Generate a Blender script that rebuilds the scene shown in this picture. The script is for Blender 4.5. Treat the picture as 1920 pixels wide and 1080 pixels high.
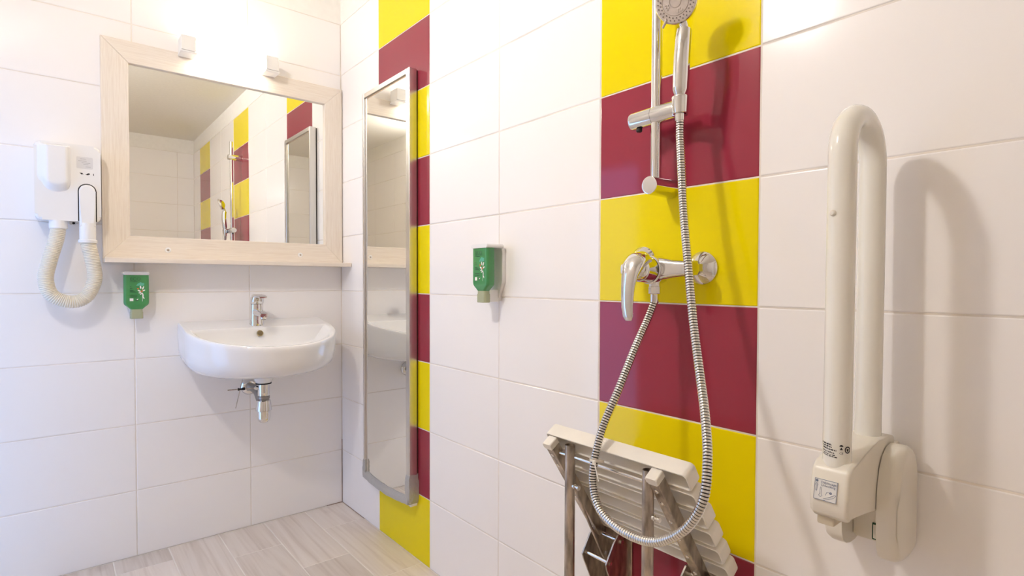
import bpy, bmesh, math, random
from mathutils import Vector, Matrix, Euler
random.seed(7)
for o in list(bpy.data.objects):
    bpy.data.objects.remove(o)
S = bpy.context.scene
COL = S.collection

# ------------------------------------------------------------------ camera
cam_d = bpy.data.cameras.new('camera')
cam = bpy.data.objects.new('camera', cam_d)
COL.objects.link(cam)
RX, RY, RZ = -0.0215, -0.0029, -0.6939
M = Matrix.Rotation(RZ, 3, 'Z') @ Matrix.Rotation(RX, 3, 'X') @ Matrix.Rotation(RY, 3, 'Y')
R = M @ Matrix.Rotation(math.pi / 2, 3, 'X')
cam.matrix_world = Matrix.Translation((-1.0444, -2.5066, 1.0496)) @ R.to_4x4()
cam_d.sensor_width = 36.0
cam_d.lens = 1036.133 * 36.0 / 1920.0
cam_d.shift_y = 8.4157 / 1920.0
cam_d.clip_start = 0.02
S.camera = cam

# ------------------------------------------------------------------ world: pale blue daylight, enters by the doorway
W = bpy.data.worlds.new('world')
S.world = W
W.use_nodes = True
bg = W.node_tree.nodes['Background']
bg.inputs[0].default_value = (0.33, 0.54, 1.0, 1)
bg.inputs[1].default_value = 2.7

VANITY_STRENGTH = 19.0
BULKHEAD_STRENGTH = 270.0

S.view_settings.view_transform = 'Standard'
S.view_settings.look = 'None'
S.view_settings.gamma = 1.0
S.view_settings.use_curve_mapping = False
S.cycles.diffuse_bounces = 8
S.view_settings.exposure = 0.22

# ------------------------------------------------------------------ helpers
def thing(name, label, cat, loc=(0, 0, 0), group=None):
    o = bpy.data.objects.new(name, None)
    COL.objects.link(o)
    o.location = loc
    o.empty_display_size = 0.05
    o['label'] = label
    o['category'] = cat
    if group:
        o['group'] = group
    return o

def wpos(o):
    v = Vector((0, 0, 0))
    while o is not None:
        v += o.location
        o = o.parent
    return v

def finish(me, ang=35):
    for p in me.polygons:
        p.use_smooth = True
    me.set_sharp_from_angle(angle=math.radians(ang))

def part(name, bm, m, parent=None, label=None, ang=35, kind=None):
    bmesh.ops.recalc_face_normals(bm, faces=bm.faces[:])
    me = bpy.data.meshes.new(name)
    if parent is not None:
        bmesh.ops.translate(bm, verts=bm.verts[:], vec=-wpos(parent))
        loc = Vector((0, 0, 0))
    else:
        xs = [v.co.x for v in bm.verts]; ys = [v.co.y for v in bm.verts]; zs = [v.co.z for v in bm.verts]
        loc = Vector(((min(xs) + max(xs)) / 2, (min(ys) + max(ys)) / 2, min(zs)))
        bmesh.ops.translate(bm, verts=bm.verts[:], vec=-loc)
    bm.to_mesh(me)
    bm.free()
    me.materials.append(m)
    finish(me, ang)
    o = bpy.data.objects.new(name, me)
    COL.objects.link(o)
    o.location = loc
    o.parent = parent
    wn = o.modifiers.new('weighted_normal', 'WEIGHTED_NORMAL')
    wn.keep_sharp = True
    wn.weight = 60
    if label:
        o['label'] = label
    if kind:
        o['kind'] = kind
    return o

def tag(o, label, cat, group=None):
    o['label'] = label
    o['category'] = cat
    if group:
        o['group'] = group
    return o

def bmn():
    return bmesh.new()

def rbox(x0, x1, y0, y1, z0, z1, b=0.0, seg=2, bm=None):
    bm2 = bmesh.new()
    bmesh.ops.create_cube(bm2, size=1.0)
    for v in bm2.verts:
        v.co = Vector(((x0 + x1) / 2 + v.co.x * (x1 - x0), (y0 + y1) / 2 + v.co.y * (y1 - y0), (z0 + z1) / 2 + v.co.z * (z1 - z0)))
    if b > 0:
        bmesh.ops.bevel(bm2, geom=bm2.edges[:], offset=b, segments=seg, affect='EDGES', profile=0.5)
    if bm is None:
        return bm2
    merge(bm, bm2)
    return bm

def merge(bm, bm2):
    me = bpy.data.meshes.new('tmp')
    bm2.to_mesh(me)
    bm2.free()
    bm.from_mesh(me)
    bpy.data.meshes.remove(me)

def loft(rings, cap0=True, cap1=True, bm=None):
    bm = bm or bmesh.new()
    vs = [[bm.verts.new(p) for p in r] for r in rings]
    n = len(rings[0])
    for a, b in zip(vs[:-1], vs[1:]):
        for i in range(n):
            j = (i + 1) % n
            try:
                bm.faces.new((a[i], a[j], b[j], b[i]))
            except ValueError:
                pass
    if cap0:
        bm.faces.new(vs[0][::-1])
    if cap1:
        bm.faces.new(vs[-1])
    return bm

def frame_of(d, ref=None):
    d = Vector(d).normalized()
    if ref is None:
        ref = Vector((0, 0, 1)) if abs(d.z) < 0.9 else Vector((1, 0, 0))
    u = Vector(ref)
    u = (u - d * u.dot(d)).normalized()
    return u, d.cross(u)

def lathe(c, axis, prof, n=32, bm=None, cap0=True, cap1=True, su=1.0, sv=1.0, ref=None):
    """prof: (t along axis, radius)"""
    c = Vector(c); a = Vector(axis).normalized()
    u, v = frame_of(a, ref)
    rings = []
    for t, r in prof:
        r = max(r, 1e-5)
        rings.append([c + a * t + (u * math.cos(2 * math.pi * i / n) * su + v * math.sin(2 * math.pi * i / n) * sv) * r for i in range(n)])
    return loft(rings, cap0, cap1, bm)

def spline(pts, step):
    P = [Vector(p) for p in pts]
    P = [P[0] * 2 - P[1]] + P + [P[-1] * 2 - P[-2]]
    out = []
    for i in range(1, len(P) - 2):
        p0, p1, p2, p3 = P[i - 1:i + 3]
        n = max(2, int((p2 - p1).length / step * 3))
        for k in range(n):
            t = k / n
            out.append(0.5 * ((2 * p1) + (p2 - p0) * t + (2 * p0 - 5 * p1 + 4 * p2 - p3) * t * t + (3 * p1 - p0 - 3 * p2 + p3) * t ** 3))
    out.append(P[-2])
    # resample
    res = [out[0]]
    acc = 0.0
    for a, b in zip(out[:-1], out[1:]):
        L = (b - a).length
        while acc + L >= step:
            f = (step - acc) / L
            a = a + (b - a) * f
            res.append(a.copy())
            L = (b - a).length
            acc = 0.0
        acc += L
    res.append(out[-1])
    return res

def tube(pts, rad, n=16, bm=None, su=1.0, sv=1.0, ref=None, caps=True):
    """rad: number or list per point"""
    P = [Vector(p) for p in pts]
    if not isinstance(rad, (list, tuple)):
        rad = [rad] * len(P)
    T = []
    for i in range(len(P)):
        T.append((P[min(i + 1, len(P) - 1)] - P[max(i - 1, 0)]).normalized())
    u, _ = frame_of(T[0], ref)
    rings = []
    for i, p in enumerate(P):
        u = (u - T[i] * u.dot(T[i])).normalized()
        v = T[i].cross(u)
        rings.append([p + (u * math.cos(2 * math.pi * k / n) * su + v * math.sin(2 * math.pi * k / n) * sv) * rad[i] for k in range(n)])
    return loft(rings, caps, caps, bm)

def ringed(pts, step, rg, r1, n=14):
    P = spline(pts, step / 5)
    rad = [(rg, r1 * 0.985, r1, r1, r1 * 0.985)[i % 5] for i in range(len(P))]
    return tube(P, rad, n)

def ribbed(pts, step, r0, r1, n=12):
    P = spline(pts, step / 4)
    rad = [(r0, r1, r1, r0 * 0.5 + r1 * 0.5)[i % 4] for i in range(len(P))]
    return tube(P, rad, n)

def prism(poly, f3, d0, d1, bevel=0.0, seg=2, bm=None, both=False):
    """poly in (a,b); f3(a,b,c) -> world; extruded c from d0 to d1; the d1 rim is bevelled"""
    b2 = bmesh.new()
    A = [b2.verts.new(f3(a, b, d0)) for a, b in poly]
    B = [b2.verts.new(f3(a, b, d1)) for a, b in poly]
    n = len(poly)
    b2.faces.new(A[::-1]); b2.faces.new(B)
    for i in range(n):
        b2.faces.new((A[i], A[(i + 1) % n], B[(i + 1) % n], B[i]))
    if bevel > 0:
        sB = set(B); sA = set(A)
        ed = [e for e in b2.edges if (e.verts[0] in sB and e.verts[1] in sB) or (both and e.verts[0] in sA and e.verts[1] in sA)]
        bmesh.ops.bevel(b2, geom=ed, offset=bevel, segments=seg, affect='EDGES', profile=0.5, clamp_overlap=True)
    if bm is None:
        return b2
    merge(bm, b2)
    return bm

def rrect(a0, a1, b0, b1, r, n=6):
    pts = []
    for cx, cy, s in ((a1 - r, b1 - r, 0), (a0 + r, b1 - r, 90), (a0 + r, b0 + r, 180), (a1 - r, b0 + r, 270)):
        for k in range(n + 1):
            t = math.radians(s + 90 * k / n)
            pts.append((cx + r * math.cos(t), cy + r * math.sin(t)))
    return pts

def text_part(name, s, size, org, right, up, m, parent, label=None, align='LEFT', off=0.0):
    cu = bpy.data.curves.new(name, 'FONT')
    cu.body = s
    cu.size = size
    cu.align_x = align
    cu.resolution_u = 2
    cu.extrude = 0.0
    cu.offset = off
    t = bpy.data.objects.new(name, cu)
    COL.objects.link(t)
    me = bpy.data.meshes.new_from_object(t.evaluated_get(bpy.context.evaluated_depsgraph_get()))
    bpy.data.objects.remove(t)
    right = Vector(right).normalized(); up = Vector(up).normalized()
    o_ = Vector(org) - wpos(parent)
    for v in me.vertices:
        v.co = o_ + right * v.co.x + up * v.co.y
    me.materials.clear()
    me.materials.append(m)
    me.name = name
    o = bpy.data.objects.new(name, me)
    COL.objects.link(o)
    o.parent = parent
    if label:
        o['label'] = label
    return o

# wall frames: (a, z, depth out of the wall) -> world
def BW(a, b, c):
    return Vector((a, -c, b))
def RW(a, b, c):
    return Vector((-c, a, b))
def LW(a, b, c):
    return Vector((-1.49 + c, a, b))
def FW(a, b, c):
    return Vector((a, -3.48 + c, b))

# ------------------------------------------------------------------ materials
def mat(name, col, rough=0.5, metal=0.0, spec=0.5, emit=None, es=0.0, coat=0.0, trans=0.0, ior=1.45, noise=None, bump=None, sss=0.0):
    m = bpy.data.materials.new(name)
    m.use_nodes = True
    nt = m.node_tree
    b = nt.nodes['Principled BSDF']
    b.inputs['Base Color'].default_value = (*col, 1)
    b.inputs['Roughness'].default_value = rough
    b.inputs['Metallic'].default_value = metal
    b.inputs['Specular IOR Level'].default_value = spec
    b.inputs['IOR'].default_value = ior
    b.inputs['Coat Weight'].default_value = coat
    b.inputs['Coat Roughness'].default_value = 0.05
    b.inputs['Transmission Weight'].default_value = trans
    if emit:
        b.inputs['Emission Color'].default_value = (*emit, 1)
        b.inputs['Emission Strength'].default_value = es
    tc = None
    if noise or bump:
        tc = nt.nodes.new('ShaderNodeTexCoord')
    if noise:
        sc, amt, vec = noise
        mp = nt.nodes.new('ShaderNodeMapping'); mp.inputs['Scale'].default_value = vec
        nz = nt.nodes.new('ShaderNodeTexNoise'); nz.inputs['Scale'].default_value = sc; nz.inputs['Detail'].default_value = 5
        rp = nt.nodes.new('ShaderNodeValToRGB')
        rp.color_ramp.elements[0].position = 0.3; rp.color_ramp.elements[1].position = 0.7
        rp.color_ramp.elements[0].color = (*[c * (1 - amt) for c in col], 1)
        rp.color_ramp.elements[1].color = (*[min(1, c * (1 + amt * 0.5)) for c in col], 1)
        nt.links.new(tc.outputs['Object'], mp.inputs['Vector'])
        nt.links.new(mp.outputs['Vector'], nz.inputs['Vector'])
        nt.links.new(nz.outputs['Fac'], rp.inputs['Fac'])
        nt.links.new(rp.outputs['Color'], b.inputs['Base Color'])
    if bump:
        sc, st, dist = bump
        nz = nt.nodes.new('ShaderNodeTexNoise'); nz.inputs['Scale'].default_value = sc; nz.inputs['Detail'].default_value = 2
        bp = nt.nodes.new('ShaderNodeBump'); bp.inputs['Strength'].default_value = st; bp.inputs['Distance'].default_value = dist
        nt.links.new(tc.outputs['Object'], nz.inputs['Vector'])
        nt.links.new(nz.outputs['Fac'], bp.inputs['Height'])
        nt.links.new(bp.outputs['Normal'], b.inputs['Normal'])
    return m

def wood(name, c0, c1, c2, scale, rough=0.5, knots=False, spec=0.4):
    m = bpy.data.materials.new(name)
    m.use_nodes = True
    nt = m.node_tree; N = nt.nodes; L = nt.links
    b = N['Principled BSDF']
    b.inputs['Roughness'].default_value = rough
    b.inputs['Specular IOR Level'].default_value = spec
    tc = N.new('ShaderNodeTexCoord'); oi = N.new('ShaderNodeObjectInfo')
    ad = N.new('ShaderNodeVectorMath'); ad.operation = 'ADD'
    ml = N.new('ShaderNodeVectorMath'); ml.operation = 'SCALE'
    cb = N.new('ShaderNodeCombineXYZ')
    for k in range(3):
        L.new(oi.outputs['Random'], cb.inputs[k])
    L.new(cb.outputs[0], ml.inputs[0]); ml.inputs['Scale'].default_value = 13.0
    L.new(tc.outputs['Object'], ad.inputs[0]); L.new(ml.outputs[0], ad.inputs[1])
    mp = N.new('ShaderNodeMapping'); mp.inputs['Scale'].default_value = scale
    L.new(ad.outputs[0], mp.inputs['Vector'])
    n1 = N.new('ShaderNodeTexNoise'); n1.inputs['Scale'].default_value = 1.0; n1.inputs['Detail'].default_value = 6; n1.inputs['Distortion'].default_value = 1.2
    L.new(mp.outputs[0], n1.inputs['Vector'])
    rp = N.new('ShaderNodeValToRGB')
    e = rp.color_ramp.elements
    e[0].position = 0.30; e[0].color = (*c0, 1)
    e[1].position = 0.72; e[1].color = (*c2, 1)
    x = e.new(0.5); x.color = (*c1, 1)
    L.new(n1.outputs['Fac'], rp.inputs['Fac'])
    out = rp.outputs['Color']
    if knots:
        mp2 = N.new('ShaderNodeMapping'); mp2.inputs['Scale'].default_value = (6, 3.2, 6)
        L.new(ad.outputs[0], mp2.inputs['Vector'])
        vo = N.new('ShaderNodeTexVoronoi'); vo.inputs['Scale'].default_value = 1.0
        L.new(mp2.outputs[0], vo.inputs['Vector'])
        r2 = N.new('ShaderNodeValToRGB')
        r2.color_ramp.elements[0].position = 0.03; r2.color_ramp.elements[0].color = (0.45, 0.36, 0.30, 1)
        r2.color_ramp.elements[1].position = 0.16; r2.color_ramp.elements[1].color = (1, 1, 1, 1)
        L.new(vo.outputs['Distance'], r2.inputs['Fac'])
        mx = N.new('ShaderNodeMixRGB'); mx.blend_type = 'MULTIPLY'; mx.inputs[0].default_value = 0.55
        L.new(out, mx.inputs[1]); L.new(r2.outputs['Color'], mx.inputs[2])
        out = mx.outputs[0]
        # tone of each plank
        mt = N.new('ShaderNodeMapRange'); mt.inputs['To Min'].default_value = 0.9; mt.inputs['To Max'].default_value = 1.06
        L.new(oi.outputs['Random'], mt.inputs['Value'])
        vm = N.new('ShaderNodeVectorMath'); vm.operation = 'SCALE'
        L.new(out, vm.inputs[0]); L.new(mt.outputs[0], vm.inputs['Scale'])
        out = vm.outputs[0]
    L.new(out, b.inputs['Base Color'])
    bp = N.new('ShaderNodeBump'); bp.inputs['Strength'].default_value = 0.15; bp.inputs['Distance'].default_value = 0.001
    L.new(n1.outputs['Fac'], bp.inputs['Height']); L.new(bp.outputs['Normal'], b.inputs['Normal'])
    return m

MT = dict(
    tile_white=mat('tile_white', (0.90, 0.872, 0.855), 0.13, spec=0.5, bump=(6.0, 0.08, 0.002)),
    tile_yellow=mat('tile_yellow', (0.80, 0.655, 0.001), 0.09, spec=0.24, bump=(7.0, 0.08, 0.002)),
    tile_red=mat('tile_red', (0.28, 0.030, 0.052), 0.07, spec=0.40, bump=(7.0, 0.08, 0.002)),
    grout=mat('grout', (0.82, 0.76, 0.69), 0.8, noise=(9, 0.18, (1, 1, 1))),
    paint=mat('paint', (0.86, 0.84, 0.80), 0.8, noise=(40, 0.03, (1, 1, 1))),
    ceiling=mat('ceiling_paint', (0.88, 0.855, 0.79), 0.9, noise=(60, 0.03, (1, 1, 1))),
    frame_h=wood('bleached_oak_across', (0.74, 0.65, 0.55), (0.80, 0.72, 0.62), (0.84, 0.77, 0.68), (9, 260, 260), 0.5),
    frame_v=wood('bleached_oak_upright', (0.74, 0.65, 0.55), (0.80, 0.72, 0.62), (0.84, 0.77, 0.68), (260, 260, 9), 0.5),
    plank=wood('wood_look_tile', (0.62, 0.525, 0.44), (0.74, 0.65, 0.565), (0.79, 0.71, 0.63), (30, 1.5, 30), 0.35, knots=True),
    mirror=mat('mirror_silver', (0.93, 0.93, 0.89), 0.0, 1.0),
    chrome=mat('chrome', (0.76, 0.75, 0.74), 0.05, 1.0),
    chrome_soft=mat('chrome_hose', (0.80, 0.78, 0.74), 0.16, 1.0),
    steel=mat('worn_steel', (0.52, 0.46, 0.40), 0.34, 1.0, noise=(70, 0.5, (1, 1, 0.3))),
    alu=mat('brushed_aluminium', (0.72, 0.70, 0.67), 0.28, 1.0, noise=(30, 0.06, (8, 8, 0.2))),
    tape=mat('grey_tape', (0.46, 0.45, 0.43), 0.32, 0.35, bump=(70, 0.7, 0.004)),
    dark=mat('dark_gap', (0.02, 0.015, 0.012), 0.7),
    black=mat('black_rubber', (0.015, 0.013, 0.012), 0.5),
    ceramic=mat('white_ceramic', (0.84, 0.83, 0.82), 0.07, spec=0.5, coat=0.4),
    plastic=mat('white_plastic', (0.84, 0.83, 0.82), 0.22),
    cream=mat('cream_plastic', (0.80, 0.755, 0.66), 0.30, noise=(7, 0.05, (1, 1, 1))),
    tube_white=mat('ivory_coated_tube', (0.82, 0.80, 0.73), 0.16, coat=0.3),
    hose_cream=mat('cream_hose', (0.78, 0.72, 0.60), 0.45),
    slat=mat('seat_plastic', (0.86, 0.82, 0.74), 0.35, noise=(12, 0.06, (1, 1, 1))),
    green=mat('green_soap_bottle', (0.055, 0.285, 0.085), 0.14, noise=(9, 0.2, (1, 1, 1)), coat=0.5),
    green_dark=mat('dark_green_print', (0.004, 0.055, 0.018), 0.4),
    teal=mat('teal_print', (0.10, 0.42, 0.27), 0.4),
    clearcap=mat('yellowish_cap', (0.55, 0.58, 0.38), 0.15, trans=0.35),
    print_white=mat('white_print', (0.85, 0.84, 0.80), 0.5),
    print_orange=mat('orange_print', (0.55, 0.13, 0.02), 0.5),
    print_grey=mat('grey_print', (0.45, 0.44, 0.44), 0.5),
    label_grey=mat('grey_label', (0.70, 0.69, 0.69), 0.4),
    print_black=mat('black_print', (0.012, 0.012, 0.014), 0.5),
    print_blue=mat('blue_print', (0.10, 0.14, 0.24), 0.5),
    sticker=mat('white_sticker', (0.78, 0.77, 0.74), 0.45),
    nozzle=mat('spray_face', (0.60, 0.53, 0.48), 0.38),
    nozzle_dot=mat('spray_rubber', (0.25, 0.20, 0.17), 0.5),
    brass=mat('overflow_ring', (0.42, 0.33, 0.16), 0.25, 1.0),
    pipe=mat('dull_pipe', (0.33, 0.31, 0.29), 0.35, 0.9),
    sealant=mat('stained_sealant', (0.40, 0.27, 0.20), 0.6, noise=(14, 0.6, (1, 1, 1))),
    lamp_white=mat('lamp_housing', (0.86, 0.84, 0.80), 0.35),
    lamp_glow=mat('lamp_glow', (0.9, 0.88, 0.82), 0.4, emit=(1.0, 0.90, 0.76), es=VANITY_STRENGTH),
    bulk_glow=mat('bulkhead_glow', (0.9, 0.86, 0.8), 0.4, emit=(1.0, 0.95, 0.92), es=BULKHEAD_STRENGTH),
    rubber=mat('grey_rubber', (0.12, 0.11, 0.10), 0.6),
)

# ------------------------------------------------------------------ the setting
TW, TH = 0.4017, 0.25
TOP = 2.235          # top of the tiling
CEIL = 2.36
GAP = 0.0016         # half a joint
T0, TB = 0.0, -0.004
XL, YF = -1.49, -3.48

def struct(o):
    o['kind'] = 'structure'
    return o

def wall_slab(name, f3, a0, a1, hole=None):
    bm = bmesh.new()
    def slab(p0, p1, q0, q1, d0, d1):
        prism([(p0, q0), (p1, q0), (p1, q1), (p0, q1)], f3, d0, d1, bm=bm)
    if hole:
        e = a0
        for h0, h1, hz in sorted(hole):
            slab(e, h0, 0, CEIL, -0.12, -0.0014)
            slab(h0, h1, hz, CEIL, -0.12, -0.0014)
            e = h1
        slab(e, a1, 0, CEIL, -0.12, -0.0014)
    else:
        slab(a0, a1, 0, CEIL, -0.12, -0.0014)
    o = struct(part(name, bm, MT['grout']))
    band = prism([(a0, TOP + 0.001), (a1, TOP + 0.001), (a1, CEIL), (a0, CEIL)], f3, -0.0022, 0.0006)
    part('plaster_band', band, MT['paint'], o, label='white painted plaster band above the tiles')
    return o

TILE_CACHE = {}
def tile_mesh(f3, key, w, h):
    k = (key, round(w, 4), round(h, 4))
    if k not in TILE_CACHE:
        bm = bmesh.new()
        e = 0.0022
        z0 = f3(0, 0, 0)
        def ring(i, c):
            return [bm.verts.new(f3(a, b, c) - z0) for a, b in ((-w / 2 + i, -h / 2 + i), (w / 2 - i, -h / 2 + i), (w / 2 - i, h / 2 - i), (-w / 2 + i, h / 2 - i))]
        r = [ring(0, -0.004), ring(0, -0.0012), ring(e * 0.45, -0.0003), ring(e, 0.0)]
        for a, b in zip(r[:-1], r[1:]):
            for i in range(4):
                bm.faces.new((a[i], a[(i + 1) % 4], b[(i + 1) % 4], b[i]))
        bm.faces.new(r[-1])
        bmesh.ops.recalc_face_normals(bm, faces=bm.faces[:])
        # outward = +c direction
        nrm = f3(0, 0, 1) - z0
        top = [f for f in bm.faces if f.calc_area() > w * h * 0.5][0]
        if top.normal.dot(nrm) < 0:
            bmesh.ops.reverse_faces(bm, faces=bm.faces[:])
        TILE_CACHE[k] = bm
    return k

TILE_ME = {}
def put_tile(f3, key, a0, a1, b0, b1, m, parent):
    lo, hi = min(a0, a1) + GAP, max(a0, a1) - GAP
    w, h = hi - lo, b1 - b0 - 2 * GAP
    k = tile_mesh(f3, key, w, h)
    km = (k, m.name)
    if km not in TILE_ME:
        me = bpy.data.meshes.new('tile')
        TILE_CACHE[k].to_mesh(me)
        me.materials.append(m)
        finish(me, 12)
        TILE_ME[km] = me
    o = bpy.data.objects.new('tile', TILE_ME[km])
    COL.objects.link(o)
    o.parent = parent
    jit = random.uniform(-0.0003, 0.0003)
    o.location = f3((lo + hi) / 2, (b0 + b1) / 2, jit) - wpos(parent)
    o.rotation_euler = Euler([random.uniform(-0.0007, 0.0007) for _ in range(3)])
    return o

ROWS = [TH * i for i in range(9)] + [TOP]
def tile_wall(f3, key, cols, parent, hole=None, colour=None):
    for ci in range(len(cols) - 1):
        for ri in range(9):
            a0, a1 = cols[ci], cols[ci + 1]
            if hole and any(min(a0, a1) >= q[0] - 1e-3 and max(a0, a1) <= q[1] + 1e-3 and ROWS[ri + 1] <= q[2] + 1e-3 for q in hole):
                continue
            m = MT['tile_white']
            if colour and colour(ci):
                m = MT['tile_yellow'] if ri % 2 == 0 else MT['tile_red']
            put_tile(f3, key, a0, a1, ROWS[ri], ROWS[ri + 1], m, parent)

wr = wall_slab('wall_right', RW, YF - 0.1, 0.1)
cols_r = [0.0] + [-0.3853 - TW * i for i in range(8)] + [YF]
tile_wall(RW, 'r', cols_r, wr, colour=lambda c: c in (1, 4, 7))
wb = wall_slab('wall_back', BW, XL - 0.1, 0.1)
cols_b = [0.0, -0.4026, -0.8071, -1.2116, XL]
tile_wall(BW, 'b', cols_b, wb)
wf = wall_slab('wall_front', FW, XL - 0.1, 0.1)
cols_f = [0.0, -0.137, -0.5387, -0.9404, -1.3421, XL]
tile_wall(FW, 'f', cols_f, wf)
DOORS = [(-0.60, -0.08, 1.75)]
wl = wall_slab('wall_left', LW, YF - 0.1, 0.1, hole=DOORS)
cols_l = [0.0, -0.08, -0.60] + [-0.60 - TW * i for i in range(1, 8)] + [YF]
tile_wall(LW, 'l', cols_l, wl, hole=DOORS)
# lining of the open doorway
for i, (h0, h1, hz) in enumerate(DOORS):
    bm = bmesh.new()
    rbox(XL - 0.13, XL + 0.012, h0, h0 + 0.03, 0, hz, 0.003, 1, bm)
    rbox(XL - 0.13, XL + 0.012, h1 - 0.03, h1, 0, hz, 0.003, 1, bm)
    rbox(XL - 0.13, XL + 0.012, h0 + 0.03, h1 - 0.03, hz - 0.03, hz, 0.003, 1, bm)
    struct(part('door_%d' % (i + 1), bm, MT['lamp_white'], label='white lining of the open doorway'))

struct(part('ceiling', rbox(XL - 0.12, 0.12, YF - 0.12, 0.12, CEIL, CEIL + 0.08), MT['ceiling']))

# floor of plank tiles
fl = struct(part('floor', rbox(XL - 0.12, 0.12, YF - 0.12, 0.12, -0.08, -0.0009), mat('floor_grout', (0.86, 0.80, 0.72), 0.8, noise=(9, 0.1, (1, 1, 1)))))
PW = 0.1765
starts = [0.23, 0.49, 0.25, 0.45, 0.12, 0.36, 0.21, 0.47, 0.3]
PL = 0.5
plank_me = {}
def put_plank(x0, x1, y0, y1):
    g = 0.0017
    w, l = x1 - x0 - 2 * g, y1 - y0 - 2 * g
    if w < 0.01 or l < 0.01:
        return
    k = (round(w, 3), round(l, 3))
    if k not in plank_me:
        b = rbox(-w / 2, w / 2, -l / 2, l / 2, -0.006, 0.0, 0.0009, 1)
        me = bpy.data.meshes.new('plank')
        b.to_mesh(me); b.free()
        me.materials.append(MT['plank'])
        plank_me[k] = me
    o = bpy.data.objects.new('plank', plank_me[k])
    COL.objects.link(o)
    o.parent = fl
    o.location = Vector(((x0 + x1) / 2, (y0 + y1) / 2, random.uniform(-0.0003, 0))) - wpos(fl)
for i in range(9):
    x1 = -PW * i; x0 = max(XL, x1 - PW)
    ys = [0.0]
    y = -starts[i]
    while y > YF:
        ys.append(y); y -= PL
    ys.append(YF)
    for a, b in zip(ys[:-1], ys[1:]):
        put_plank(x0, x1, b, a)

# stained sealant bead in the corner and along the floor
bm = bmesh.new()
tube([(-0.0006, -0.0006, 0.0), (-0.0006, -0.0006, 0.30)], 0.0016, 6, bm)
tube([(-0.0006, -0.0006, 0.001), (-0.075, -0.0006, 0.001)], 0.0016, 6, bm)
tube([(-0.0006, -0.0006, 0.001), (-0.0006, -0.24, 0.001)], 0.0010, 6, bm)
struct(part('trim_1', bm, MT['sealant'], label='brown stained sealant in the corner above the floor'))

# ------------------------------------------------------------------ framed wall mirror over the basin
FX0, FX1, FZ0, FZ1 = -0.903, -0.004, 1.127, 1.929
IX0, IX1, IZ0, IZ1 = -0.8197, -0.084, 1.2115, 1.849
mr = thing('framed_mirror', 'wide wall mirror in a bleached wooden frame above the basin', 'mirror', (-0.45, -0.01, 1.11))
def mitre(name, poly, m):
    return part(name, prism(poly, BW, 0.0006, 0.020, 0.0015, 1), m, mr)
mitre('frame_rail', [(FX0, FZ1), (FX1, FZ1), (IX1, IZ1), (IX0, IZ1)], MT['frame_h'])
mitre('frame_rail', [(FX0, FZ0), (IX0, IZ0), (IX1, IZ0), (FX1, FZ0)], MT['frame_h'])
mitre('frame_stile', [(FX0, FZ0), (FX0, FZ1), (IX0, IZ1), (IX0, IZ0)], MT['frame_v'])
mitre('frame_stile', [(FX1, FZ0), (IX1, IZ0), (IX1, IZ1), (FX1, FZ1)], MT['frame_v'])
part('mirror_glass', rbox(IX0 - 0.004, IX1 + 0.004, -0.0065, -0.0015, IZ0 - 0.004, IZ1 + 0.004), MT['mirror'], mr)
part('shelf', rbox(FX0, -0.0015, -0.118, -0.001, 1.110, 1.1265, 0.002, 2), MT['frame_h'], mr)
for x, z in ((-0.700, 1.163), (-0.1976, 1.1605), (-0.453, 1.899)):
    s = part('screw_cap', lathe((x, -0.0195, z), (0, -1, 0), [(0, 0.0105), (0.0015, 0.0105), (0.003, 0.008), (0.003, 0.004)], 20), MT['plastic'], mr)
    part('screw', lathe((x, -0.022, z), (0, -1, 0), [(0, 0.0045), (0.0015, 0.004), (0.002, 0.001)], 12), MT['steel'], s)

# ------------------------------------------------------------------ lamp over the mirror
lx0, lx1 = -0.660, -0.305
lp = thing('vanity_lamp', 'lit white strip lamp with square end caps above the mirror', 'lamp', (-0.48, -0.05, 1.915))
part('back_plate', rbox(lx0 + 0.01, lx1 - 0.01, -0.0225, -0.0008, 1.9315, 1.974, 0.002, 1), MT['lamp_white'], lp)
for a, b in ((lx0, lx0 + 0.050), (lx1 - 0.050, lx1)):
    c = part('end_cap', rbox(a, b, -0.090, -0.0211, 1.9215, 1.978, 0.003, 2), MT['lamp_white'], lp)
    part('cap_lip', rbox(a - 0.002, b + 0.004, -0.088, -0.0211, 1.914, 1.9212, 0.002, 2), MT['lamp_white'], c)
part('diffuser', rbox(lx0 + 0.0505, lx1 - 0.0505, -0.084, -0.0230, 1.9175, 1.975, 0.010, 3), MT['lamp_glow'], lp)

# ------------------------------------------------------------------ bulkhead lamp on the left wall (reflected in the tiles, throws the grab rail's shadow)
bl = thing('bulkhead_lamp', 'small round lit lamp on the tiled wall beside the doorway', 'lamp', (XL + 0.03, -1.42, 2.18))
part('base', lathe((XL + 0.0008, -1.42, 2.258), (1, 0, 0), [(0, 0.078), (0.018, 0.078), (0.022, 0.074)], 32), MT['lamp_white'], bl)
part('globe', lathe((XL + 0.0225, -1.42, 2.258), (1, 0, 0), [(0, 0.068), (0.012, 0.067), (0.026, 0.058), (0.036, 0.042), (0.042, 0.022), (0.044, 0.002)], 32), MT['bulk_glow'], bl)

# ------------------------------------------------------------------ hair dryer
hd = thing('hair_dryer', 'white wall hair dryer with a looped cream hose beside the mirror', 'hair dryer', (-0.995, -0.03, 0.96))
body = part('housing', prism(rrect(-1.087, -0.909, 1.249, 1.512, 0.020, 8), BW, 0.001, 0.085, 0.009, 4), MT['plastic'], hd)
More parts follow.
